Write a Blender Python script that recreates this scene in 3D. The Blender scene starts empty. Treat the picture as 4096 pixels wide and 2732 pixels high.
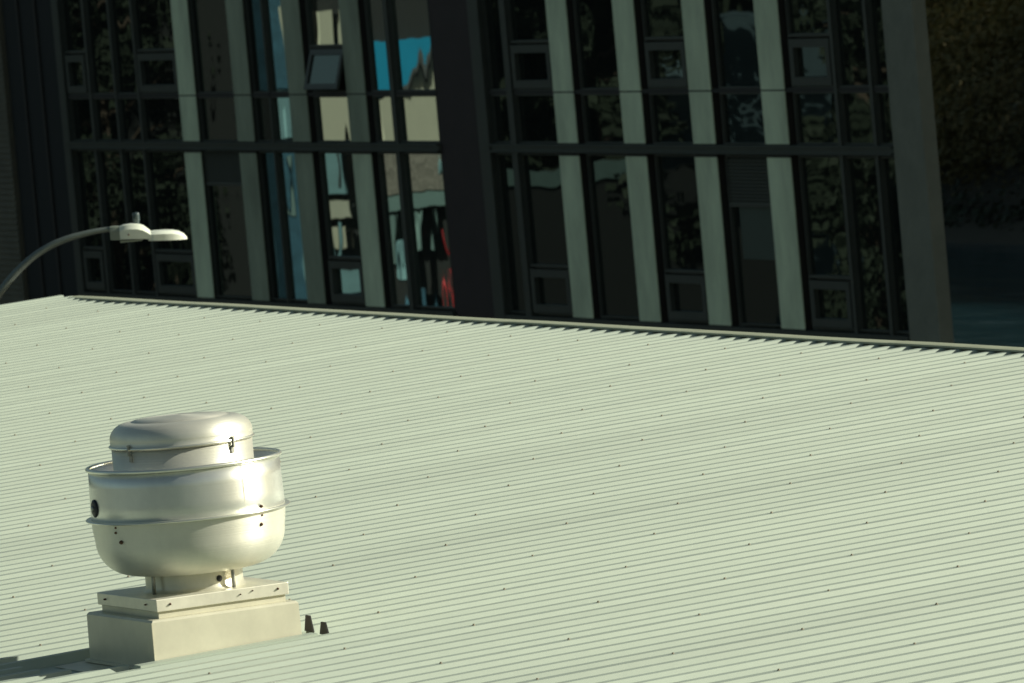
import bpy, math, random
from math import sin, cos, pi, radians, tan
from mathutils import Vector, Matrix
random.seed(7)
SC = bpy.context.scene
COL = SC.collection

# ------------------------------------------------------------------ camera
PITCH, ROLL, YAW = radians(4.05), radians(5.1), radians(25)
dh = Vector((-cos(YAW), sin(YAW), 0))
vd = dh*cos(PITCH) + Vector((0, 0, -sin(PITCH)))
R0 = vd.cross(Vector((0, 0, 1))).normalized()
U0 = R0.cross(vd)
CR = R0*cos(ROLL) - U0*sin(ROLL)
CU = R0*sin(ROLL) + U0*cos(ROLL)
cd = bpy.data.cameras.new('camera'); cam = bpy.data.objects.new('camera', cd)
COL.objects.link(cam); SC.camera = cam
m = Matrix((CR, CU, -vd)).transposed().to_4x4()
cam.matrix_world = m
cd.sensor_width = 36; cd.lens = 263.7; cd.clip_start = 1; cd.clip_end = 3000
cd.dof.use_dof = True; cd.dof.focus_distance = 41; cd.dof.aperture_fstop = 10.5

# ------------------------------------------------------------------ light
SUN_EL = radians(24)
SA = radians(64)      # sun azimuth measured from +X towards +Y
sdir = Vector((cos(SA)*cos(SUN_EL), sin(SA)*cos(SUN_EL), sin(SUN_EL)))
W = bpy.data.worlds.new('World'); SC.world = W; W.use_nodes = True
nt = W.node_tree; bg = nt.nodes['Background']
sky = nt.nodes.new('ShaderNodeTexSky'); sky.sky_type = 'NISHITA'; sky.sun_disc = False
sky.sun_elevation = SUN_EL
sky.sun_rotation = math.atan2(sdir.x, sdir.y)
sky.air_density = 1.0; sky.dust_density = 2.0
wb = nt.nodes.new('ShaderNodeVectorMath'); wb.operation = 'MULTIPLY'; wb.inputs[1].default_value = (.97, .98, .80)
nt.links.new(sky.outputs[0], wb.inputs[0]); nt.links.new(wb.outputs[0], bg.inputs[0]); bg.inputs[1].default_value = 0.05
sl = bpy.data.lights.new('sun', 'SUN'); sl.energy = 4.6; sl.angle = radians(.5); sl.color = (1, .98, .84)
so = bpy.data.objects.new('sun', sl); COL.objects.link(so)
so.rotation_euler = sdir.to_track_quat('Z', 'Y').to_euler()
SC.view_settings.view_transform = 'Standard'; SC.view_settings.look = 'None'
SC.view_settings.exposure = 0.49; SC.view_settings.gamma = 1
SC.cycles.max_bounces = 8

# ------------------------------------------------------------------ helpers
class MB:
    def __init__(s): s.v = []; s.f = []; s.sm = []
    def add(s, vs, fs, smooth=False):
        o = len(s.v); s.v += [tuple(p) for p in vs]
        for f in fs: s.f.append(tuple(i+o for i in f)); s.sm.append(smooth)
        return s
    def box(s, a, b):
        x0, y0, z0 = a; x1, y1, z1 = b
        vs = [(x0,y0,z0),(x1,y0,z0),(x1,y1,z0),(x0,y1,z0),(x0,y0,z1),(x1,y0,z1),(x1,y1,z1),(x0,y1,z1)]
        return s.add(vs, [(0,3,2,1),(4,5,6,7),(0,1,5,4),(1,2,6,5),(2,3,7,6),(3,0,4,7)])
    def lathe(s, prof, c, n=72, smooth=True, cap0=False, cap1=False):
        vs = []; fs = []
        for r, z in prof:
            for k in range(n):
                a = 2*pi*k/n; vs.append((c[0]+r*cos(a), c[1]+r*sin(a), c[2]+z))
        for i in range(len(prof)-1):
            for k in range(n):
                k2 = (k+1) % n
                fs.append((i*n+k, i*n+k2, (i+1)*n+k2, (i+1)*n+k))
        if cap0: fs.append(tuple(reversed(range(n))))
        if cap1: fs.append(tuple((len(prof)-1)*n+k for k in range(n)))
        return s.add(vs, fs, smooth)
    def tube(s, pts, rad, n=14, cap=True):
        pts = [Vector(p) for p in pts]
        if not hasattr(rad, '__len__'): rad = [rad]*len(pts)
        vs = []; fs = []; ref = None
        for i, p in enumerate(pts):
            t = (pts[min(i+1, len(pts)-1)] - pts[max(i-1, 0)]).normalized()
            if ref is None: ref = t.orthogonal().normalized()
            ref = (ref - t*ref.dot(t)).normalized(); b = t.cross(ref)
            for k in range(n):
                a = 2*pi*k/n; vs.append(p + ref*cos(a)*rad[i] + b*sin(a)*rad[i])
        for i in range(len(pts)-1):
            for k in range(n):
                k2 = (k+1) % n; fs.append((i*n+k, i*n+k2, (i+1)*n+k2, (i+1)*n+k))
        if cap: fs += [tuple(reversed(range(n))), tuple((len(pts)-1)*n+k for k in range(n))]
        return s.add(vs, fs, True)
    def build(s, name, mat, parent=None, bevel=0, label=None):
        me = bpy.data.meshes.new(name); me.from_pydata(s.v, [], s.f); me.update()
        me.polygons.foreach_set('use_smooth', s.sm); me.materials.append(mat)
        o = bpy.data.objects.new(name, me); COL.objects.link(o)
        if parent: o.parent = parent
        if bevel:
            b = o.modifiers.new('bevel', 'BEVEL'); b.width = bevel; b.segments = 2; b.limit_method = 'ANGLE'
        if label: o['label'] = label
        return o

def tag(o, label, cat, group=None, kind=None):
    o['label'] = label; o['category'] = cat
    if group: o['group'] = group
    if kind: o['kind'] = kind
    return o
def thing(name, label, cat, group=None):
    o = bpy.data.objects.new(name, None); COL.objects.link(o); return tag(o, label, cat, group)
def structure(name, mb, mat):
    o = mb.build(name, mat); o['kind'] = 'structure'; return o

def mat(name, col, rough=.6, metal=0, var=.0, vs=3.0, stretch=(1,1,1), bump=0, bscale=20, spec=.5, col2=None):
    M = bpy.data.materials.new(name); M.use_nodes = True; t = M.node_tree; b = t.nodes['Principled BSDF']
    b.inputs['Base Color'].default_value = (*col, 1); b.inputs['Roughness'].default_value = rough
    b.inputs['Metallic'].default_value = metal; b.inputs['Specular IOR Level'].default_value = spec
    tc = t.nodes.new('ShaderNodeTexCoord'); mp = t.nodes.new('ShaderNodeMapping'); mp.inputs['Scale'].default_value = stretch
    t.links.new(tc.outputs['Object'], mp.inputs[0])
    if var or col2:
        n = t.nodes.new('ShaderNodeTexNoise'); n.inputs['Scale'].default_value = vs; n.inputs['Detail'].default_value = 6
        n.inputs['Roughness'].default_value = .65
        t.links.new(mp.outputs[0], n.inputs[0])
        r = t.nodes.new('ShaderNodeValToRGB'); r.color_ramp.elements[0].position = .3; r.color_ramp.elements[1].position = .7
        c2 = col2 or tuple(min(1, c*(1+var)) for c in col)
        c1 = col if col2 else tuple(c*(1-var) for c in col)
        r.color_ramp.elements[0].color = (*c1, 1); r.color_ramp.elements[1].color = (*c2, 1)
        t.links.new(n.outputs[0], r.inputs[0]); t.links.new(r.outputs[0], b.inputs['Base Color'])
    if bump:
        n2 = t.nodes.new('ShaderNodeTexNoise'); n2.inputs['Scale'].default_value = bscale; n2.inputs['Detail'].default_value = 4
        t.links.new(mp.outputs[0], n2.inputs[0])
        bp = t.nodes.new('ShaderNodeBump'); bp.inputs['Distance'].default_value = bump; bp.inputs['Strength'].default_value = 1
        t.links.new(n2.outputs[0], bp.inputs['Height']); t.links.new(bp.outputs[0], b.inputs['Normal'])
    return M

def glass_mat(name, refl, dist, scale, dark=(.012,.014,.013)):
    M = bpy.data.materials.new(name); M.use_nodes = True; t = M.node_tree; t.nodes.remove(t.nodes['Principled BSDF'])
    out = t.nodes['Material Output']
    d = t.nodes.new('ShaderNodeBsdfDiffuse'); d.inputs[0].default_value = (*dark, 1)
    g = t.nodes.new('ShaderNodeBsdfGlossy'); g.inputs['Roughness'].default_value = .012; g.inputs[0].default_value = (.85,1,.95,1)
    mx = t.nodes.new('ShaderNodeMixShader'); mx.inputs[0].default_value = refl
    tc = t.nodes.new('ShaderNodeTexCoord'); mp = t.nodes.new('ShaderNodeMapping'); mp.inputs['Scale'].default_value = (1, 1, .55)
    n = t.nodes.new('ShaderNodeTexNoise'); n.inputs['Scale'].default_value = scale; n.inputs['Detail'].default_value = 1
    bp = t.nodes.new('ShaderNodeBump'); bp.inputs['Distance'].default_value = dist
    t.links.new(tc.outputs['Object'], mp.inputs[0]); t.links.new(mp.outputs[0], n.inputs[0])
    t.links.new(n.outputs[0], bp.inputs['Height']); t.links.new(bp.outputs[0], g.inputs['Normal'])
    t.links.new(d.outputs[0], mx.inputs[1]); t.links.new(g.outputs[0], mx.inputs[2]); t.links.new(mx.outputs[0], out.inputs[0])
    return M

def roof_mat():
    M = mat('painted_steel_roof', (.66, .72, .52), .5, 0, .0, spec=.4); t = M.node_tree; b = t.nodes['Principled BSDF']
    tc = t.nodes.new('ShaderNodeTexCoord'); sx = t.nodes.new('ShaderNodeSeparateXYZ'); t.links.new(tc.outputs['Object'], sx.inputs[0])
    dv = t.nodes.new('ShaderNodeMath'); dv.operation = 'DIVIDE'; dv.inputs[1].default_value = 1.15; t.links.new(sx.outputs[0], dv.inputs[0])
    fl = t.nodes.new('ShaderNodeMath'); fl.operation = 'FLOOR'; t.links.new(dv.outputs[0], fl.inputs[0])
    wn = t.nodes.new('ShaderNodeTexWhiteNoise'); wn.noise_dimensions = '1D'; t.links.new(fl.outputs[0], wn.inputs['W'])
    mp = t.nodes.new('ShaderNodeMapping'); mp.inputs['Scale'].default_value = (5, .35, 1); t.links.new(tc.outputs['Object'], mp.inputs[0])
    n = t.nodes.new('ShaderNodeTexNoise'); n.inputs['Scale'].default_value = 1.2; n.inputs['Detail'].default_value = 7; t.links.new(mp.outputs[0], n.inputs[0])
    n3 = t.nodes.new('ShaderNodeTexNoise'); n3.inputs['Scale'].default_value = 9; n3.inputs['Detail'].default_value = 8; t.links.new(tc.outputs['Object'], n3.inputs[0])
    a = t.nodes.new('ShaderNodeMath'); a.operation = 'MULTIPLY_ADD'; a.inputs[1].default_value = .09; a.inputs[2].default_value = .84; t.links.new(wn.outputs[0], a.inputs[0])
    a2 = t.nodes.new('ShaderNodeMath'); a2.operation = 'MULTIPLY_ADD'; a2.inputs[1].default_value = .13; t.links.new(n.outputs[0], a2.inputs[0]); t.links.new(a.outputs[0], a2.inputs[2])
    a3 = t.nodes.new('ShaderNodeMath'); a3.operation = 'MULTIPLY_ADD'; a3.inputs[1].default_value = .10; t.links.new(n3.outputs[0], a3.inputs[0]); t.links.new(a2.outputs[0], a3.inputs[2])
    d2 = t.nodes.new('ShaderNodeMath'); d2.operation = 'DIVIDE'; d2.inputs[1].default_value = .23; t.links.new(sx.outputs[0], d2.inputs[0])
    f2 = t.nodes.new('ShaderNodeMath'); f2.operation = 'FLOOR'; t.links.new(d2.outputs[0], f2.inputs[0])
    w2 = t.nodes.new('ShaderNodeTexWhiteNoise'); w2.noise_dimensions = '1D'; t.links.new(f2.outputs[0], w2.inputs['W'])
    a4 = t.nodes.new('ShaderNodeMath'); a4.operation = 'MULTIPLY_ADD'; a4.inputs[1].default_value = .07; t.links.new(w2.outputs[0], a4.inputs[0]); t.links.new(a3.outputs[0], a4.inputs[2])
    n5 = t.nodes.new('ShaderNodeTexNoise'); n5.inputs['Scale'].default_value = .35; n5.inputs['Detail'].default_value = 3; t.links.new(tc.outputs['Object'], n5.inputs[0])
    a5 = t.nodes.new('ShaderNodeMath'); a5.operation = 'MULTIPLY_ADD'; a5.inputs[1].default_value = .05; t.links.new(n5.outputs[0], a5.inputs[0]); t.links.new(a4.outputs[0], a5.inputs[2])
    a6 = t.nodes.new('ShaderNodeMath'); a6.operation = 'SUBTRACT'; a6.inputs[1].default_value = .035; t.links.new(a5.outputs[0], a6.inputs[0]); a3 = a6
    cc = t.nodes.new('ShaderNodeVectorMath'); cc.operation = 'SCALE'; cc.inputs[0].default_value = (.378, .432, .360)
    t.links.new(a3.outputs[0], cc.inputs['Scale']); t.links.new(cc.outputs[0], b.inputs['Base Color'])
    return M

def spun_mat(name, col, rough, rv=.12, met=.6, bd=.0011):
    # spun aluminium: rings round the axis, faint smudges
    M = mat(name, col, rough, met, .07, 5.0, (1,1,.6)); t = M.node_tree; b = t.nodes['Principled BSDF']
    tc = t.nodes.new('ShaderNodeTexCoord'); mp = t.nodes.new('ShaderNodeMapping'); mp.inputs['Scale'].default_value = (.6, .6, 60)
    t.links.new(tc.outputs['Object'], mp.inputs[0])
    n = t.nodes.new('ShaderNodeTexNoise'); n.inputs['Scale'].default_value = 3; n.inputs['Detail'].default_value = 5; t.links.new(mp.outputs[0], n.inputs[0])
    bp = t.nodes.new('ShaderNodeBump'); bp.inputs['Distance'].default_value = bd; t.links.new(n.outputs[0], bp.inputs['Height'])
    t.links.new(bp.outputs[0], b.inputs['Normal'])
    ma = t.nodes.new('ShaderNodeMath'); ma.operation = 'MULTIPLY_ADD'; ma.inputs[1].default_value = rv; ma.inputs[2].default_value = rough-rv/2
    t.links.new(n.outputs[0], ma.inputs[0]); t.links.new(ma.outputs[0], b.inputs['Roughness'])
    b.inputs['Anisotropic'].default_value = .5; b.inputs['Anisotropic Rotation'].default_value = .25
    tg = t.nodes.new('ShaderNodeTangent'); tg.direction_type = 'RADIAL'; tg.axis = 'Z'
    t.links.new(tg.outputs[0], b.inputs['Tangent'])
    return M

M = dict(
    roof=roof_mat(),
    cap=mat('ridge_flashing', (.33,.355,.25), .55, 0, .12, 4),
    screw=mat('screw_head', (.27,.24,.18), .7),
    cream=mat('cream_galvanised', (.60,.58,.45), .40, .15, .10, 4, bump=.0015, bscale=5),
    galv=mat('galvanised_cap', (.72,.70,.58), .36, .35, .12, 7, bump=.0012, bscale=7),
    rust=mat('rusty_bolt', (.13,.07,.04), .8, .2),
    alu=spun_mat('spun_aluminium', (.64,.62,.51), .42),
    alu2=spun_mat('spun_aluminium_bright', (.74,.73,.63), .44, .12, .62),
    alu3=spun_mat('wind_band_aluminium', (.78,.79,.73), .33, .1, .8, .0005),
    rim=mat('rolled_aluminium_edge', (.80,.80,.70), .3, .85),
    dark=mat('dark_void', (.02,.02,.02), .9),
    rubber=mat('black_rubber', (.015,.017,.02), .5),
    steel=mat('steel_fitting', (.35,.36,.33), .4, .8),
    lamp=mat('lamp_paint', (.74,.78,.66), .4, 0, .05, 10),
    lampdark=mat('lamp_underside', (.22,.25,.2), .6),
    lens=mat('lamp_lens', (.80,.84,.72), .25, 0),
    arm=mat('lamp_arm_steel', (.17,.2,.18), .5, .5, .1, 12),
    photocell=mat('photocell_dark', (.06,.085,.09), .2),
    stripshade=mat('shaded_facade_panel', (.32,.36,.26), .6, 0, .25, 1.6, (1,1,.35), spec=.4),  # darker copy of the panel, putting uneven reflected light into the colour
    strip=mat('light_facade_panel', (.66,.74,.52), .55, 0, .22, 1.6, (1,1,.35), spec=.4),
    frame=mat('bronze_window_frame', (.06,.068,.058), .5, .2, .1, 3),
    framedk=mat('dark_reveal', (.026,.024,.021), .7),
    band=mat('dark_ledge', (.065,.075,.062), .6, .1, .1, 3),
    louvre=mat('louvre_blade', (.12,.125,.10), .55, .2),
    pier=mat('dark_red_brown_cladding', (.034,.022,.022), .7, 0, .15, 2),
    pillar=mat('brown_grey_concrete', (.21,.215,.17), .85, 0, .12, 2, bump=.01, bscale=8),
    siding=mat('brown_slatted_siding', (.13,.12,.085), .8, 0, .15, 2),
    blind=mat('roller_blind', (.075,.095,.075), .8),
    body=mat('building_core', (.08,.08,.07), .9),
    glassA=glass_mat('window_glass_left', .15, .004, 1.1),
    glassB=glass_mat('window_glass_centre', .50, .0026, 1.4),
    glassC=glass_mat('window_glass_right', .15, .003, 1.0),
    ground=mat('asphalt', (.05,.05,.05), .9, 0, .2, .2),
    leaf=mat('foliage', (.05,.060,.018), .7, 0, 0, .5, col2=(.12,.10,.022)),
    wood=mat('hill_foliage', (.018,.030,.022), .8, 0, 0, .03, col2=(.17,.125,.025)),  # warm second tone puts the grazing-sun glow into the leaf colour
    leafdk=mat('foliage_dark', (.02,.03,.016), .8, 0, .3, .5),
    bark=mat('bark', (.07,.05,.035), .9, 0, .3, 6),
    earth=mat('hill_soil', (.035,.032,.02), .95, 0, .3, .1),
    wall=mat('plain_wall', (.35,.35,.28), .8, 0, .08, 1.5),
    rcream=mat('cream_render', (.40,.39,.30), .8, 0, .04, 2),
    rsky=mat('mirrored_sky_blue', (.01,.24,.40), .6, 0, .05, 1),
    rpale=mat('mirrored_pale_blue_grey', (.14,.25,.27), .7, 0, .12, 2),
    rdim=mat('mirrored_dull_blue', (.03,.09,.13), .9, 0, .3, 3),
    rshed=mat('dull_teal_cladding', (.10,.15,.17), .7, 0, .2, 1),
    rstone=mat('rubble_stone', (.18,.165,.14), .9, 0, .5, 7),
    rdark=mat('dark_wall', (.022,.024,.023), .9),
    rkerb=mat('pale_kerb', (.13,.20,.19), .8, 0, .08, 2),
    red=mat('red_hose', (.5,.012,.02), .5),
)

# ------------------------------------------------------------------ setting
GZ = -18.0
SHORE = 139.0
g = MB()
g.add([(-1500,-800,GZ-.6),(800,-800,GZ-.6),(800,1500,GZ-.6),(-1500,1500,GZ-.6)], [(0,1,2,3)])
structure('ground', g, M['ground'])
gg = MB().box((-700,-400,GZ-.55),(600,60,GZ)); structure('pavement', gg, M['ground'])
wm = bpy.data.materials.new('dark_water'); wm.use_nodes = True; t = wm.node_tree; b = t.nodes['Principled BSDF']
b.inputs['Base Color'].default_value = (.010,.032,.040,1); b.inputs['Roughness'].default_value = .12
tc = t.nodes.new('ShaderNodeTexCoord'); mp = t.nodes.new('ShaderNodeMapping'); mp.inputs['Scale'].default_value = (.25, 1, 1); mp.inputs['Rotation'].default_value = (0,0,0)
n = t.nodes.new('ShaderNodeTexNoise'); n.inputs['Scale'].default_value = .9; n.inputs['Detail'].default_value = 5
bp = t.nodes.new('ShaderNodeBump'); bp.inputs['Distance'].default_value = .12
t.links.new(tc.outputs['Object'], mp.inputs[0]); t.links.new(mp.outputs[0], n.inputs[0]); t.links.new(n.outputs[0], bp.inputs['Height']); t.links.new(bp.outputs[0], b.inputs['Normal'])
w = MB().add([(-700,60.2,GZ-.2),(400,60.2,GZ-.2),(400,SHORE+3,GZ-.2),(-700,SHORE+3,GZ-.2)], [(0,1,2,3)])
structure('water', w, wm)

# steep wooded hillside across the water
def hz(x, y):
    d = max(0, y-SHORE)
    return GZ + .2 + .55*min(d, 130) + 1.5*sin(x*.07)*min(1, d/10) + 1.1*sin(x*.19+y*.13)*min(1, d/10)
h = MB(); NX, NY = 90, 30; vs = []; fs = []
for j in range(NY+1):
    for i in range(NX+1):
        x = -480 + i*4.4; y = SHORE-1 + j*5.0; vs.append((x, y, hz(x, y)-.4))
for j in range(NY):
    for i in range(NX):
        a = j*(NX+1)+i; fs.append((a, a+1, a+NX+2, a+NX+1))
h.add(vs, fs, True); structure('hillside', h, M['earth'])

def leaf_cloud(mb, c, r, n, s):
    for _ in range(n):
        d = Vector((random.gauss(0,1), random.gauss(0,1), random.gauss(0,1))).normalized()*(random.random()**.4)
        p = Vector(c) + Vector((d.x*r[0], d.y*r[1], d.z*r[2]))
        u = Vector((random.gauss(0,1), random.gauss(0,1), random.gauss(0,1))).normalized(); v = u.orthogonal().normalized()
        w = u.cross(v); q = s*random.uniform(.6, 1.5)
        mb.add([p+v*q, p+w*q*.6, p-v*q, p-w*q*.6], [(0,1,2,3)])
wood = MB()
for _ in range(640):
    y = SHORE + random.uniform(1, 48); x = -1.815*y + random.uniform(-13, 13)
    z = hz(x, y); R = random.uniform(1.4, 3.0)
    leaf_cloud(wood, (x, y, z+R*.7), (R, R, R*random.uniform(.8, 1.2)), 260, .13)
o = wood.build('wood', M['wood'])
tag(o, 'dark olive wooded slope rising behind the water at the far right', 'wood', kind='stuff')
hg = MB()
for k in range(60):
    x = -285 + k*1.0 + random.uniform(-.4,.4); R = random.uniform(.8, 1.5)
    leaf_cloud(hg, (x, SHORE+.6, GZ+.1+R*.4), (1.3, 1.0, R), 110, .16)
o = hg.build('shore_bushes', M['leafdk'])
tag(o, 'low dark line of bushes along the far shore under the wooded slope', 'bushes', kind='stuff')

# ------------------------------------------------------------------ near building with ribbed metal roof
SL = tan(radians(2.3))
def rz(y): return -4.187 + SL*(y-14.81)          # height of the rib crests
RH = .05
nearb = thing('low_building', 'low building under a pale green-grey ribbed metal roof filling the lower half', 'building')
P = .23
rb = MB()
X0, X1, Y0, Y1 = -60.2, -18.0, 9.0, 23.80
NYS = 24
ys = [Y0+(Y1-Y0)*i/NYS for i in range(NYS+1)]
# flat pans: one sheet
vs = []; fs = []; NXS = 60
for y in ys:
    for i in range(NXS+1): vs.append((X0+(X1-X0)*i/NXS, y, rz(y)-RH))
for j in range(NYS):
    for i in range(NXS):
        a = j*(NXS+1)+i; fs.append((a, a+1, a+NXS+2, a+NXS+1))
rb.add(vs, fs)
def rib(xc, ya, yb, lap=False):
    cw = .035 if lap else .029; lapz = .0015 if lap else 0
    n = max(1, int((yb-ya)/1.5)); vs = []; fs = []
    jj = random.uniform(-.003, .003); ph = random.uniform(0, 6)
    for j in range(n+1):
        y = ya+(yb-ya)*j/n; z = rz(y); w = jj + .0022*sin(y*1.7+ph); q = .0015*sin(y*2.3+ph*2)
        for dx, dz in ((.060,-RH+.0005),(cw,lapz),(-cw,lapz),(-.060,-RH+.0005)): vs.append((xc+dx+w, y, z+dz+(q if dz >= 0 else 0)))
    for j in range(n):
        for k in range(3): a = j*4+k; fs.append((a, a+1, a+5, a+4))
    rb.add(vs, fs)
k = -60
screws = MB()
while True:
    xc = -31.35-.23*k
    if xc < X0+.06: break
    if xc < X1-.05:
        cut = {19:(14.31,15.437), 20:(14.08,15.452), 21:(14.0,15.36), 22:(14.0,15.36)}.get(k)
        if cut: rib(xc, Y0, cut[0], k % 5 == 0); rib(xc, cut[1], Y1, k % 5 == 0)
        else: rib(xc, Y0, Y1, k % 5 == 0)
        if k % 5 == 0:
            for r in range(-8, 13):
                y = 15.13+.733*r
                if Y0 < y < Y1-.1 and not (cut and cut[0]-.05 < y < cut[1]+.05):
                    yy = y + random.uniform(-.02,.02); xx = xc+random.uniform(-.006,.006)
                    screws.lathe([(.010,0),(.010,.002),(.006,.003),(.006,.009),(.0001,.010)], (xx, yy, rz(yy)+.0006), 8, False)
    k += 1
roof = rb.build('roof', M['roof'], nearb)
sc_ = screws.build('roof_screws', M['screw'], roof); sc_['kind'] = 'stuff'
# body below
bd = MB().box((X0+.25, Y0+.3, GZ),(X1-.25, 23.78, rz(Y0)-.35)); bd.build('wall', M['wall'], nearb)
MB().box((X0+.02,23.802,rz(Y0)-.4),(X1-.02,23.815,rz(23.9)-.07)).build('back_upstand', M['cap'], nearb)
# gable fascia under the left rake and under the eave
MB().box((X0,Y0,rz(Y0)-.35),(X0+.24,23.79,rz(Y0)-.06)).build('fascia', M['cap'], nearb)
# ridge flashing: lips and slightly uneven laps
rc = MB(); L0 = -60.0
segs = []; x = L0
while x < X1:
    segs.append((x, min(x+3.1, X1))); x += 3.05
for i, (a, b2) in enumerate(segs):
    up = .0012*(i % 2)
    z = rz(23.7)
    pr = [(23.66, z+.000+up), (23.662, z+.013+up), (23.70, z+.015+up), (23.74, z+.014+up), (23.80, z+.012+up), (23.832, z-.06+up)]
    vs = []; n = 8
    for q in range(n+1):
        xx = a+(b2-a)*q/n
        for (yy, zz) in pr:
            tp = min(1, max(0, (xx-L0)/.9)) if i == 0 else 1
            vs.append((xx, yy+(1-tp)*.12, zz-(1-tp)*.02+.002*sin(xx*2.1)*.6))
    fs = [(q*6+k, q*6+k+1, (q+1)*6+k+1, (q+1)*6+k) for q in range(n) for k in range(5)]
    rc.add(vs, fs)
rc.build('ridge_flashing', M['cap'], roof)
# flat flashing sheet round the fan curb
def plate(x0, x1, y0, y1, dz, th=.003):
    m_ = MB(); vs = [(x0,y0,rz(y0)+dz),(x1,y0,rz(y0)+dz),(x1,y1,rz(y1)+dz),(x0,y1,rz(y1)+dz)]
    m_.add(vs+[(a,b_,c-th) for a,b_,c in vs], [(0,1,2,3),(7,6,5,4),(0,4,5,1),(1,5,6,2),(2,6,7,3),(3,7,4,0)]); return m_
plate(-35.585,-35.50,14.30,15.30,.012,.05).build('side_flashing', M['roof'], roof)
plate(-36.50,-35.56,14.22,15.37,-RH+.006).build('curb_flashing', M['cream'], roof)

# two dark upright tabs on the uphill side of the curb
for xc, ya, H in ((-35.72, 15.43, .036), (-35.95, 15.445, .055)):
    q = [(.058,-.03),(.028,H),(-.028,H),(-.058,-.03)]
    v0 = [(xc+dx, ya, rz(ya)+dz) for dx, dz in q]; v1 = [(x_, y_+.007, z_) for x_, y_, z_ in v0]
    MB().add(v0+v1, [(3,2,1,0),(4,5,6,7),(0,1,5,4),(1,2,6,5),(2,3,7,6),(3,0,4,7)]).build('upright_tab', M['dark'], roof)
# ------------------------------------------------------------------ exhaust fan
fan = thing('exhaust_fan', 'spun aluminium mushroom exhaust fan on a square curb on the metal roof', 'exhaust fan')
cx, cy = -36.012, 14.852
ctz = -3.985
# curb: four walls with turned-in ledge
cb = MB(); hw = .418
zb = -4.30
prof = [(hw+.004, zb), (hw, ctz-.012), (hw-.010, ctz), (hw-.05, ctz)]
vs = []
for r_, z in prof:
    for sx_, sy_ in ((-1,-1),(1,-1),(1,1),(-1,1)): vs.append((cx+sx_*r_, cy+sy_*r_, z))
fs = []
for i in range(3):
    for k in range(4): k2 = (k+1) % 4; fs.append((i*4+k, i*4+k2, (i+1)*4+k2, (i+1)*4+k))
fs.append((12,13,14,15))
cb.add(vs, fs); curb = cb.build('curb', M['cream'], fan)
lip = MB()
for (a, b2) in (((cx-hw-.012, cy-hw-.03, 0),(cx+hw+.012, cy-hw-.001, 0)),):
    zz = rz(cy-hw)-RH; lip.box((a[0], a[1], zz+.008),(b2[0], b2[1], zz+.022))
lip.build('base_strip', M['cream'], curb)
MB().box((cx-.362, cy-.362, ctz+.0005),(cx+.362, cy+.362, ctz+.045)).build('gasket', M['cream'], fan)
cz = -3.885
cp = MB().box((cx-.378, cy-.378, cz-.064),(cx+.378, cy+.378, cz)); capo = cp.build('curb_cap', M['galv'], fan, .004)
for (px, py) in ((cx+hw+.0045, cy-hw-.0045),):
    MB().box((px-.022, py-.001, zb), (px+.001, py+.0005, ctz-.012)).build('corner_fold', M['cream'], curb)
# bolts on the cap edge (+X face and -Y face)
def bolt(parent, p, nrm, r=.010, name='bolt', m_='rust'):
    q = Vector(p); nn = Vector(nrm).normalized()
    return MB().tube([q, q+nn*.006, q+nn*.012], [r, r*.9, r*.4], 8).build(name, M[m_], parent)
for yy, zz, r_ in ((-.30,-.030,.0065),(.315,-.028,.0065)): bolt(capo, (cx+.378, cy+yy, cz+zz), (1,0,0), r_)
for yy, zz in ((.10,-.03),(.17,-.02)): bolt(capo, (cx+.378, cy+yy, cz+zz), (1,0,0), .004)
for xx, zz, r_ in ((-.27,-.03,.006),(.25,-.03,.005)): bolt(capo, (cx+xx, cy-.378, cz+zz), (0,-1,0), r_)
nk = MB().lathe([(.272,0),(.260,.010),(.255,.025),(.255,.13)], (cx,cy,cz), 64); neck = nk.build('neck', M['alu'], fan)
bolt(neck, (cx+.255*cos(radians(8)), cy+.255*sin(radians(8)), cz+.055), (1,.2,0), .018, 'reflection_spot', 'rubber')  # dark knob added where the neck only shows a blurred dark reflection
for dg in (-44, 46, 136, 226):
    a = radians(-25+dg); px, py = cx+.293*cos(a), cy+.293*sin(a)
    MB().tube([(px,py,cz),(px,py,cz+.14)], .010, 12).build('post', M['steel'], fan)
# lower bowl
bp_ = []
for i in range(15):
    a = i/14*pi/2
    bp_.append((.29+.205*sin(a)**.9 if a else .24, .095+.19*(1-cos(a))))
bp_ = [(.20,.092)] + bp_ + [(.502,.33),(.507,.388)]
bowl = MB().lathe(bp_, (cx,cy,cz), 120).build('bowl', M['alu2'], fan)
for ang, zz, r_ in ((radians(-25-40), .335, .013),(radians(-25+50), .335, .011)):
    pass
# drum (wind band), doubled wall
drum = MB().lathe([(.497,.392),(.5065,.40),(.5045,.48),(.502,.57),(.4995,.655),(.4925,.655),(.4975,.48),(.495,.42)], (cx,cy,cz), 120).build('wind_band', M['alu3'], fan)
def torus(r, z, t, c=(cx,cy,cz), sq=1.0):
    pr = [(r+t*cos(a), z+t*sq*sin(a)) for a in [2*pi*k/14 for k in range(15)]]
    return MB().lathe(pr, c, 120)
torus(.503, .661, .0105).build('rolled_rim', M['rim'], drum)
torus(.524, .396, .011, sq=.6).build('flange', M['rim'], bowl)
MB().lathe([(.50,.389),(.528,.389),(.528,.402),(.50,.402)], (cx,cy,cz), 120, False).build('flange_ring', M['rim'], bowl)
# inner floor of the drum and dark opening
MB().lathe([(.497,.43),(.42,.46),(.30,.46)], (cx,cy,cz), 72).build('baffle', M['alu'], fan)
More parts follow.
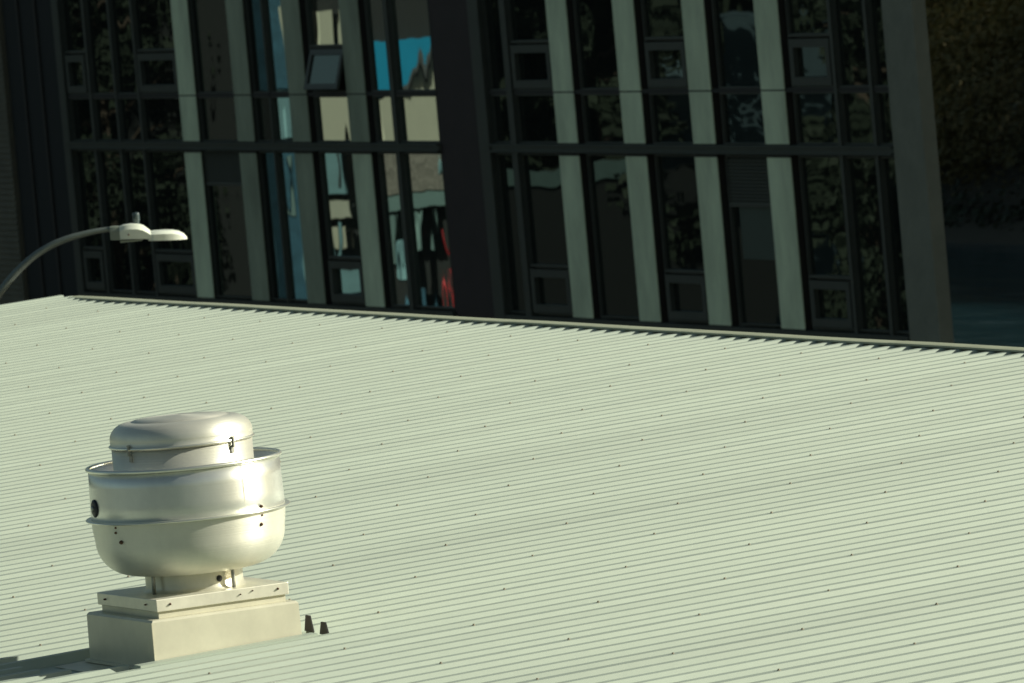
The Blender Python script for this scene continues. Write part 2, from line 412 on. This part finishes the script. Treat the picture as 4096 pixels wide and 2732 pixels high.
# motor housing and dome
mh = MB().lathe([(.366,.44),(.368,.755),(.30,.757)], (cx,cy,cz), 100).build('motor_housing', M['alu2'], fan)
dp = [(.372,.757),(.377,.762),(.377,.772),(.371,.776),(.373,.80)]
for i in range(1, 13):
    a = i/12*pi/2; dp.append((.273+.10*cos(a), .80+.086*sin(a)))
dp += [(.262,.8875),(.25,.886),(.245,.892),(.16,.899),(.06,.904),(.0005,.905)]
dome = MB().lathe(dp, (cx,cy,cz), 120).build('dome', M['alu2'], fan)
torus(.374, .767, .0075).build('clamp_band', M['rim'], dome)
def azp(deg, r, z):   # deg measured from the viewer side, positive to the right
    a = radians(-25+deg); return Vector((cx+r*cos(a), cy+r*sin(a), cz+z)), Vector((cos(a), sin(a), 0))
def boxat(mb, p, nrm, w, d, hh):
    t_ = Vector((-nrm.y, nrm.x, 0)); u = Vector((0,0,1)); vs = []
    for a in (-w/2, w/2):
        for b3 in (0, d):
            for c3 in (-hh/2, hh/2): vs.append(p + t_*a + nrm*b3 + u*c3)
    mb.add(vs, [(0,1,3,2),(4,6,7,5),(0,4,5,1),(2,3,7,6),(0,2,6,4),(1,5,7,3)])
for dg in (-44, 46.5, 136, 226):
    lt = MB(); p, n_ = azp(dg, .368, .722); boxat(lt, p, n_, .020, .006, .040)
    p, n_ = azp(dg, .374, .757); boxat(lt, p, n_, .008, .014, .050)
    p, n_ = azp(dg, .375, .786); boxat(lt, p, n_, .016, .012, .007)
    lt.build('latch', M['steel'], dome)
p, n_ = azp(-69, .503, .470)
gr = MB().tube([p, p+n_*.006, p+n_*.012], [.047,.047,.036], 24).build('grommet', M['rubber'], drum)
MB().tube([p+n_*.010, p+n_*.02], [.016,.012], 12).build('plug', M['steel'], gr)
for dg, z_, r_ in ((-43,.300,.011),(50,.325,.010),(-46.5,.350,.008),(51,.372,.008),(50.5,.418,.009),(-46,.376,.007)):
    rr = .500 if z_ < .38 else .507
    p, n_ = azp(dg, rr, z_); MB().tube([p, p+n_*.006, p+n_*.013], [r_, r_*.9, r_*.4], 8).build('rusty_screw', M['rust'], bowl)
# the curb and its cap sit turned slightly out of line with the ribs
RT = Matrix.Translation((cx, cy, 0)) @ Matrix.Rotation(radians(1.6), 4, 'Z') @ Matrix.Translation((-cx, -cy, 0))
for o_ in [curb, capo] + [o for o in COL.objects if o.parent in (curb, capo)] + [o for o in COL.objects if o.name == 'gasket']:
    sh = .026 if o_ in [curb]+list(curb.children) else .016
    o_.data.transform(Matrix.Translation(-R0*sh) @ RT)
# sheet seam of the wind band
p, n_ = azp(38.5, .5045, .525); sm_ = MB(); boxat(sm_, p, n_, .003, .0008, .25); sm_.build('seam', M['rim'], drum)

# ------------------------------------------------------------------ street lamp
lampo = thing('street_lamp', 'street lamp with curved arm and pale flat head beyond the left roof edge', 'street lamp')
LB = Vector((-63.042, 25.528, -3.478)); LR = R0; LD = vd.cross(Vector((0,0,1))).cross(Vector((0,0,1))).normalized()*-1
LD = dh
def LP(a, hh, d=0): return LB + LR*a + Vector((0,0,1))*hh + LD*d
apts = [(-2.6,-14.5),(-2.55,-9),(-2.5,-5.5),(-2.42,-3.6),(-2.28,-2.6),(-2.05,-1.9),(-1.72,-1.35),(-1.45,-.96),(-1.232,-.664),(-1.077,-.47),(-.927,-.316),(-.756,-.183),(-.589,-.095),(-.425,-.042),(-.263,-.011),(-.125,.005),(.03,.011)]
rad = [.10,.09,.075,.06,.05,.043,.040,.038,.036,.035,.034,.033,.032,.030,.027,.025,.024]
def smooth(pts, rads, k=5):
    out = []; ro = []
    for i in range(len(pts)-1):
        p0 = pts[max(i-1,0)]; p1 = pts[i]; p2 = pts[i+1]; p3 = pts[min(i+2, len(pts)-1)]
        for j in range(k):
            t_ = j/k
            out.append(tuple(.5*((2*p1[c])+(-p0[c]+p2[c])*t_+(2*p0[c]-5*p1[c]+4*p2[c]-p3[c])*t_*t_+(-p0[c]+3*p1[c]-3*p2[c]+p3[c])*t_**3) for c in range(len(p1))))
            ro.append(rads[i]*(1-t_)+rads[i+1]*t_)
    out.append(pts[-1]); ro.append(rads[-1]); return out, ro
sp, sr = smooth(apts, rad)
MB().tube([LP(a, hh) for a, hh in sp], sr, 16).build('arm', M['arm'], lampo)
MB().lathe([(.16,0),(.16,.03),(.10,.05),(.10,4)], LP(-2.6, 0)-Vector((0,0,LP(-2.6,0).z-GZ)), 20).build('pole', M['arm'], lampo)
def loft(rows, name, mt, parent):
    # rows: (a, zbot, ztop, halfwidth_bottom, halfwidth_top)
    m_ = MB(); vs = []; fs = []
    for a, zb_, zt, wb, wt in rows:
        mid = zt-.35*(zt-zb_)
        for d, z in ((-wb,zb_),(-wb*1.02,mid),(-wt,zt-.006),(-wt*.6,zt),(wt*.6,zt),(wt,zt-.006),(wb*1.02,mid),(wb,zb_)): vs.append(LP(a, z, d))
    n_ = len(rows)
    for i in range(n_-1):
        for k in range(8): k2 = (k+1) % 8; fs.append((i*8+k, i*8+k2, (i+1)*8+k2, (i+1)*8+k))
    fs += [tuple(range(7,-1,-1)), tuple((n_-1)*8+k for k in range(8))]
    m_.add(vs, fs); o_ = m_.build(name, mt, parent); o_.data.polygons.foreach_set('use_smooth', [True]*len(fs))
    ws = o_.modifiers.new('split','EDGE_SPLIT'); ws.split_angle = radians(22)
    bv = o_.modifiers.new('bevel','BEVEL'); bv.width = .004; bv.segments = 2
    return o_
head = loft([(.055,-.088,.030,.085,.06),(.09,-.088,.042,.10,.075),(.16,-.092,.046,.11,.08),(.22,-.096,.040,.115,.08),(.27,-.100,.018,.115,.08),(.315,-.105,-.022,.115,.085),(.36,-.112,-.075,.115,.10),(.385,-.117,-.108,.115,.11)], 'lamp_head', M['lamp'], lampo)
loft([(-.035,-.085,.034,.06,.045),(.0,-.09,.038,.07,.05),(.053,-.092,.034,.08,.055)], 'mounting_clamp', M['lampdark'], head)
loft([(.053,-.120,-.0895,.075,.085),(.16,-.118,-.093,.08,.09),(.25,-.118,-.098,.08,.09)], 'lamp_door', M['lampdark'], head)
loft([(.31,-.121,-.04,.10,.07),(.36,-.124,-.036,.125,.09),(.45,-.129,-.038,.13,.095),(.53,-.133,-.045,.125,.09),(.585,-.136,-.060,.11,.075),(.63,-.138,-.088,.08,.055),(.655,-.139,-.122,.04,.03)], 'lamp_lens', M['lens'], head)
pc = LP(.212, .034); MB().lathe([(.028,0),(.028,.03),(.034,.034),(.034,.094),(.030,.104),(.0005,.107)], pc, 24).build('photocell', M['photocell'], head)
bolt(head, LP(.135,-.05,-.11), -LD, .008)

# ------------------------------------------------------------------ glass office building
off = thing('office_building', 'shaded glass office block with pale vertical panels and dark ledges behind the roof', 'building')
YG = 52.70      # glass plane
YP = 52.60      # face of the pale panels
FL = -8.36; JT = -4.66; TOP = 3.0
body = MB()
fx = -97.95
vs = [(-141,YG+.05,GZ),(fx,YG+.05,GZ),(fx-40,YG+12.3,GZ),(-141,YG+12.3,GZ)]
vs += [(a,b_,TOP) for a,b_,_ in vs]
body.add(vs, [(3,2,1,0),(4,5,6,7),(0,1,5,4),(1,2,6,5),(2,3,7,6),(3,0,4,7)]).build('core_wall', M['body'], off)
# storeys: window [JT+..], spandrel
rows = [('win', JT+.035, JT+2.69, 'up'), ('spn', -5.50, JT-.035, 'sp'), ('win', FL+.03, -5.675, 'lo'), ('spn', -9.20, FL-.03, 'sl')]
bays = [(-131.62,-130.60,'hop','A'),(-130.40,-129.32,'','A'),(-129.18,-128.20,'','A'),(-128.06,-126.17,'hop','A'),
        (-125.36,-123.62,'louv','A'),(-122.83,-122.14,'','A'),(-122.04,-121.17,'','B'),(-120.17,-118.67,'hopopen','B'),
        (-117.66,-116.86,'','B'),(-116.66,-115.05,'','B'),
        (-112.88,-112.18,'','C'),(-111.93,-110.39,'hop','C'),(-109.42,-107.93,'','C'),(-106.93,-105.46,'hop','C'),
        (-104.45,-102.97,'louv','C'),(-101.97,-100.58,'hop','C'),(-100.44,-99.44,'','C'),(-99.30,-98.78,'','C')]
def frame_bar(mb, x0, x1, z0, z1, y0=YG-.055): mb.box((x0,y0,z0),(x1,YG+.045,z1))
for (xa, xb, kind, gk) in bays:
    for (rk, za, zb_, rn) in rows:
        fm = MB(); e = .022
        x0, x1 = xa, xb
        frame_bar(fm, x0, x0+e, za, zb_); frame_bar(fm, x1-e, x1, za, zb_)
        frame_bar(fm, x0+e, x1-e, zb_-e, zb_); frame_bar(fm, x0+e, x1-e, za, za+e)
        hop = rk == 'win' and kind in ('hop', 'hopopen') and not (kind == 'hopopen' and False)
        inner = []
        if hop:
            r1 = za+.78
            frame_bar(fm, x0+e, x1-e, r1, r1+.045)
            y2 = YG-.085
            # opening sash frame
            a0, a1 = x0+e+.015, x1-e-.015; s0, s1 = za+e+.01, r1-.035
            w_ = .13
            if not (kind == 'hopopen' and rn == 'up'):
                fm.box((a0,y2,s0),(a0+w_,YG+.04,s1)); fm.box((a1-w_,y2,s0),(a1,YG+.04,s1))
                fm.box((a0+w_,y2,s1-w_),(a1-w_,YG+.04,s1)); fm.box((a0+w_,y2,s0),(a1-w_,YG+.04,s0+w_))
                inner.append((a0+w_, a1-w_, s0+w_, s1-w_))
            inner.append((x0+e, x1-e, r1+.045, zb_-e))
        elif kind == 'louv' and rn == 'lo':
            lz = -6.25 if gk == 'A' else -6.43
            frame_bar(fm, x0+e, x1-e, lz-.05, lz)
            inner.append((x0+e, x1-e, za+e, lz-.05))
        else:
            inner.append((x0+e, x1-e, za+e, zb_-e))
        wn = fm.build('window', M['frame'], off)
        for (p0, p1, q0, q1) in inner:
            if rn == 'sl': continue
            tl = random.uniform(-.0004,.0004); tb = random.uniform(-.0006,.0006)
            pm = MB()
            vs = [(p0,YG-tl,q0),(p1,YG+tl,q0),(p1,YG+tl+tb,q1),(p0,YG-tl+tb,q1)]
            # slightly dished pane, 6 x 6
            NN = 6; V = []; F = []
            bul = random.uniform(-.0012,.0012)
            for jz in range(NN+1):
                for ix in range(NN+1):
                    u_, v_ = ix/NN, jz/NN
                    V.append((p0+(p1-p0)*u_, YG + tl*(2*u_-1) + tb*v_ + bul*sin(pi*u_)*sin(pi*v_), q0+(q1-q0)*v_))
            for jz in range(NN):
                for ix in range(NN): a = jz*(NN+1)+ix; F.append((a,a+1,a+NN+2,a+NN+1))
            pm.add(V, F, True).build('pane', M['glass'+gk], wn)
        if kind == 'hopopen' and rn == 'up':
            # sash pushed open at the bottom
            a0, a1 = x0+e+.015, x1-e-.015; s0, s1 = za+e+.01, za+.745
            sash = MB(); gl = MB(); ang = radians(16)
            def SP(x, d, z): # rotate about top edge
                dz = z-s1; return (x, YG-.03 + dz*sin(ang)*1 + d*cos(ang), s1 + dz*cos(ang) - d*sin(ang))
            def sbox(mb, xa_, xb2, z0, z1, d0=-.03, d1=.02):
                v8 = [SP(xa_,d0,z0),SP(xb2,d0,z0),SP(xb2,d1,z0),SP(xa_,d1,z0),SP(xa_,d0,z1),SP(xb2,d0,z1),SP(xb2,d1,z1),SP(xa_,d1,z1)]
                mb.add(v8, [(0,3,2,1),(4,5,6,7),(0,1,5,4),(1,2,6,5),(2,3,7,6),(3,0,4,7)])
            sbox(sash,a0,a0+.10,s0,s1); sbox(sash,a1-.10,a1,s0,s1); sbox(sash,a0+.10,a1-.10,s1-.10,s1); sbox(sash,a0+.10,a1-.10,s0,s0+.10)
            sash.build('open_sash', M['frame'], wn)
            gl.add([SP(a0+.1,0,s0+.1),SP(a1-.1,0,s0+.1),SP(a1-.1,0,s1-.1),SP(a0+.1,0,s1-.1)], [(0,1,2,3)]).build('sash_pane', M['glassC'], wn)
            MB().box((a0,YG+.0,s0),(a1,YG+.045,s1)).build('dark_opening', M['dark'], wn)
        if kind == 'louv' and rn == 'lo':
            lv = MB(); z = lz+.01
            while z < zb_-e-.03:
                lv.add([(x0+e,YG-.05,z),(x1-e,YG-.05,z),(x1-e,YG+.01,z+.04),(x0+e,YG+.01,z+.04),
                        (x0+e,YG-.05,z-.008),(x1-e,YG-.05,z-.008),(x1-e,YG+.01,z+.032),(x0+e,YG+.01,z+.032)],
                       [(0,1,2,3),(7,6,5,4),(0,4,5,1),(2,6,7,3)])
                z += .055
            lv.build('louvre', M['louvre'], wn)
            if gk == 'C': MB().box((x0+e+.22,YG-.012,-7.30),(x1-e-.01,YG-.004,lz-.051)).build('blind', M['blind'], wn)
            MB().box((x0+e,YG+.015,lz),(x1-e,YG+.045,zb_-e)).build('louvre_back', M['dark'], wn)
# pale vertical panels, one per storey piece, on dark reveals
strips = [(-126.15,-125.39),(-123.61,-122.86),(-121.15,-120.38),(-118.64,-117.86),(-110.36,-109.62),(-107.90,-107.15),(-105.43,-104.67),(-102.95,-102.17)]
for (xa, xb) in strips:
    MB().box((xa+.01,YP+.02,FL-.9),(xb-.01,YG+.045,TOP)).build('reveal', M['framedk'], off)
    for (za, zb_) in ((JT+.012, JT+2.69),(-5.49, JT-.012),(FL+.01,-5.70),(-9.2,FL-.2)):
        MB().box((xa,YP,za),(xb,YP+.018,zb_)).build('facade_panel', M['stripshade' if -124 < xa < -117 and not (xa > -119 and za == FL+.01) else 'strip'], off)  # dimmer light on some panels comes from the darker material
# mullion posts
for (xa, xb, y0) in ((-131.95,-131.64,YG-.12),(-130.56,-130.44,YG-.08),(-129.30,-129.20,YG-.08),(-128.18,-128.08,YG-.08),
        (-122.12,-122.06,YG-.07),(-116.84,-116.68,YG-.09),(-113.32,-112.92,YG-.14),(-112.16,-111.95,YG-.10),
        (-100.56,-100.46,YG-.09),(-99.42,-99.32,YG-.09)):
    MB().box((xa,y0,FL-.9),(xb,YG+.046,TOP)).build('mullion', M['frame'], off)
# dark cladding either side of the pier
MB().box((-115.02,YG-.06,FL-.9),(-113.34,YG+.047,TOP)).build('pier_cladding', M['pier'], off)
for zz in (-5.0, -2.2): pass
# ledges
for (xa, xb) in ((-131.9,-115.0),(-113.30,-98.78)):
    for zc in (-5.585, -1.885):
        lg = MB()
        lg.box((xa,YP-.05,zc+.045),(xb,YG+.03,zc+.075)); lg.box((xa,YP-.01,zc-.03),(xb,YG+.03,zc+.043)); lg.box((xa,YP-.05,zc-.062),(xb,YG+.03,zc-.032))
        lg.build('ledge', M['band'], off)
    MB().box((xa,YP+.03,JT-.034),(xb,YG+.048,JT+.034)).build('transom', M['framedk'], off)
    MB().box((xa,YP-.03,FL-.19),(xb,YG+.048,FL-.005)).build('sill', M['frame'], off)
# corner pillar at the right end
MB().box((-98.76,YG-.12,GZ),(-97.80,YG+.12,TOP)).build('corner_pillar', M['pillar'], off, .02)
# left end: deep dark recess and slatted siding
MB().box((-134.72,YG-.02,-9.3),(-131.97,YG+.049,TOP)).build('recess_wall', M['rdark'], off)
for xx in (-133.9,-133.0): MB().box((xx-.05,YG-.06,-9.3),(xx+.05,YG-.021,TOP)).build('recess_mullion', M['framedk'], off)
sd = MB(); z = -9.3
while z < TOP-.1:
    sd.add([(-139,YP-.03,z),(-134.75,YP-.03,z),(-134.75,YP+.0,z+.11),(-139,YP+.0,z+.11),(-134.75,YG+.04,z),(-134.75,YG+.04,z+.11)],
           [(0,1,2,3),(1,4,5,2)]); z += .115
sd.box((-139,YP+.003,-9.3),(-134.77,YG+.04,TOP)); sd.build('slatted_siding', M['siding'], off)

# ------------------------------------------------------------------ what the panes mirror (left of the view)
rh = thing('neighbour_house', 'cream house opposite with blue panels added to be mirrored in the panes left of the dark pier', 'house')
XW = -165.0
MB().box((-173,29.2,GZ),(XW-.3,34.8,-3.0)).build('wall', M['rdark'], rh)
def pan(name, y0, y1, z0, z1, mt, d=0.0): return MB().box((XW-.3,y0,z0),(XW+d,y1,z1)).build(name, M[mt], rh)
pan('render_panel', 32.20,33.30,-7.72,-6.35,'rcream'); pan('render_panel', 32.28,32.92,-5.30,-4.42,'rcream')
pan('render_panel', 29.75,31.45,-7.83,-6.68,'rcream',-.02)
pan('mirrored_panel', 29.9,31.80,-6.60,-5.32,'rsky')  # blue panel added to stand for sky mirrored in the panes
pan('mirrored_panel', 33.40,34.75,-6.2,-3.2,'rdim'); pan('mirrored_panel', 33.75,34.1,-7.3,-6.25,'rpale'); pan('mirrored_panel', 33.40,34.75,-12.2,-7.5,'rdim'); pan('mirrored_panel', 33.62,33.74,-5.9,-4.2,'rcream',.02)
pan('mirrored_panel', 32.42,33.15,-8.85,-7.78,'rpale'); pan('render_panel', 32.35,33.2,-9.42,-9.02,'wall'); pan('render_panel', 32.58,32.86,-10.15,-9.62,'rcream')
pan('mirrored_panel', 32.30,33.2,-11.35,-10.62,'rpale')
pan('stone_facing', 29.6,31.85,-9.02,-7.90,'rstone'); pan('kerb', 29.6,31.9,-9.42,-9.06,'rkerb',.1)
MB().tube([(XW+.3,30.22,-10.9),(XW+.3,30.25,-11.4),(XW+.3,30.05,-12.4)], .022, 8).build('hose', M['red'], rh)
MB().tube([(XW+.3,30.35,-10.0),(XW+.3,30.16,-10.6)], .02, 8).build('hose', M['red'], rh)
for (a, b_, c, d, mm) in ((31.25,31.50,-10.7,-9.5,'rkerb'),(31.0,31.12,-11.1,-10.1,'rpale'),(30.62,30.80,-10.4,-9.5,'rkerb'),(29.9,29.98,-8.6,-8.0,'rpale'),
        (32.62,32.72,-8.7,-7.8,'rdark'),(32.9,33.1,-10.3,-9.5,'rpale'),(30.7,30.9,-11.9,-11.3,'rdim'),(33.9,34.1,-9.2,-7.8,'rkerb'),(33.5,33.6,-11.0,-9.0,'rpale')):
    pan('mirrored_panel', a, b_, c, d, mm, .03)  # unseen slips added to give the panes broken reflections
gw = thing('garden_wall', 'low pale wall opposite, mirrored faintly in the panes right of the dark pier', 'wall')
MB().box((-166,21.0,GZ),(-165.2,29.1,-9.2)).build('wall', M['rdark'], gw)
MB().box((-166.1,25.0,-9.19),(-165.1,29.1,-8.8)).build('coping', M['rkerb'], gw)
tag(MB().box((-172,17.0,GZ),(-169,20.6,-5.7)).build('shed', M['rshed']), 'dull blue shed opposite, mirrored in the rightmost panes', 'shed')

def tree(x, y, hgt, R, lab, n=34, s=.16, m_='leaf'):
    tr = thing('tree', lab, 'tree', 'trees mirrored in the glass')
    tk = MB().tube([(x,y,GZ),(x+.2,y,GZ+hgt*.4),(x-.1,y+.2,GZ+hgt*.8)], [.4,.28,.1], 10)
    cr = MB()
    for _ in range(n):
        a = random.uniform(0,2*pi); q = random.uniform(0,1)**.5*R; z = GZ+hgt*random.uniform(.25,1.0)
        px, py = x+q*cos(a), y+q*sin(a)
        tk.tube([(x,y,z-1.2),(px,py,z)], [.08,.02], 5)
        leaf_cloud(cr, (px,py,z), (1.1,1.1,.8), 230, s)
    tk.build('trunk', M['bark'], tr); cr.build('crown', M[m_], tr)
tree(-169.5, 36.6, 15.5, 2.6, 'leafy dark tree mirrored in the leftmost panes, right one of two', 44, .13, 'leafdk')
tree(-170.5, 41.0, 16.5, 2.8, 'leafy dark tree mirrored in the leftmost panes, left one of two', 44, .16, 'leafdk')
tree(-168.0, 24.0, 13.0, 2.6, 'dark garden tree mirrored in the panes between the right panels', 34, .16, 'leafdk')
tree(-163.5, 19.0, 14.0, 1.9, 'dark tree mirrored in the rightmost panes before the blue shed', 22, .16, 'leafdk')
# dark wood behind them closes the mirrored view
bw = MB()
for _ in range(260):
    leaf_cloud(bw, (-196+random.uniform(-4,4), random.uniform(-6,56), GZ+random.uniform(0,24)), (2.4,2.4,2.2), 60, .5)
bw.box((-202,-8,GZ),(-200,58,8))
tag(bw.build('backdrop_wood', M['leafdk']), 'dark wood opposite that fills the unlit panes with its reflection', 'wood', kind='stuff')
rf = MB(); pts = [(XW+.12,29.9,-5.2),(XW+.12,30.02,-5.5),(XW+.12,30.2,-5.95),(XW+.12,30.5,-6.35),(XW+.12,30.95,-6.62)]
rf.tube(pts, [.05,.08,.10,.11,.08], 8); rf.build('mirrored_dark_edge', M['rdark'], rh)  # dark curve added to edge the blue seen in the panes
gm = MB(); q = [(29.72,-5.75),(29.72,-6.72),(30.9,-6.72),(30.5,-6.42),(30.2,-6.05),(30.0,-5.6)]
gm.add([(XW+.05,a,b_) for a,b_ in q]+[(XW-.1,a,b_) for a,b_ in q], [(0,1,2,3,4,5),(11,10,9,8,7,6)]); gm.build('gable_panel', M['rcream'], rh)
# tall unseen block added out of frame on the right that keeps the corner in shade
tw = thing('shade_block', 'plain block added outside the frame on the right to shade the glass block corner', 'building')
MB().box((-93,66,GZ),(-66,84,20)).build('wall', M['wall'], tw)  # body of the added shade block, not a real wall
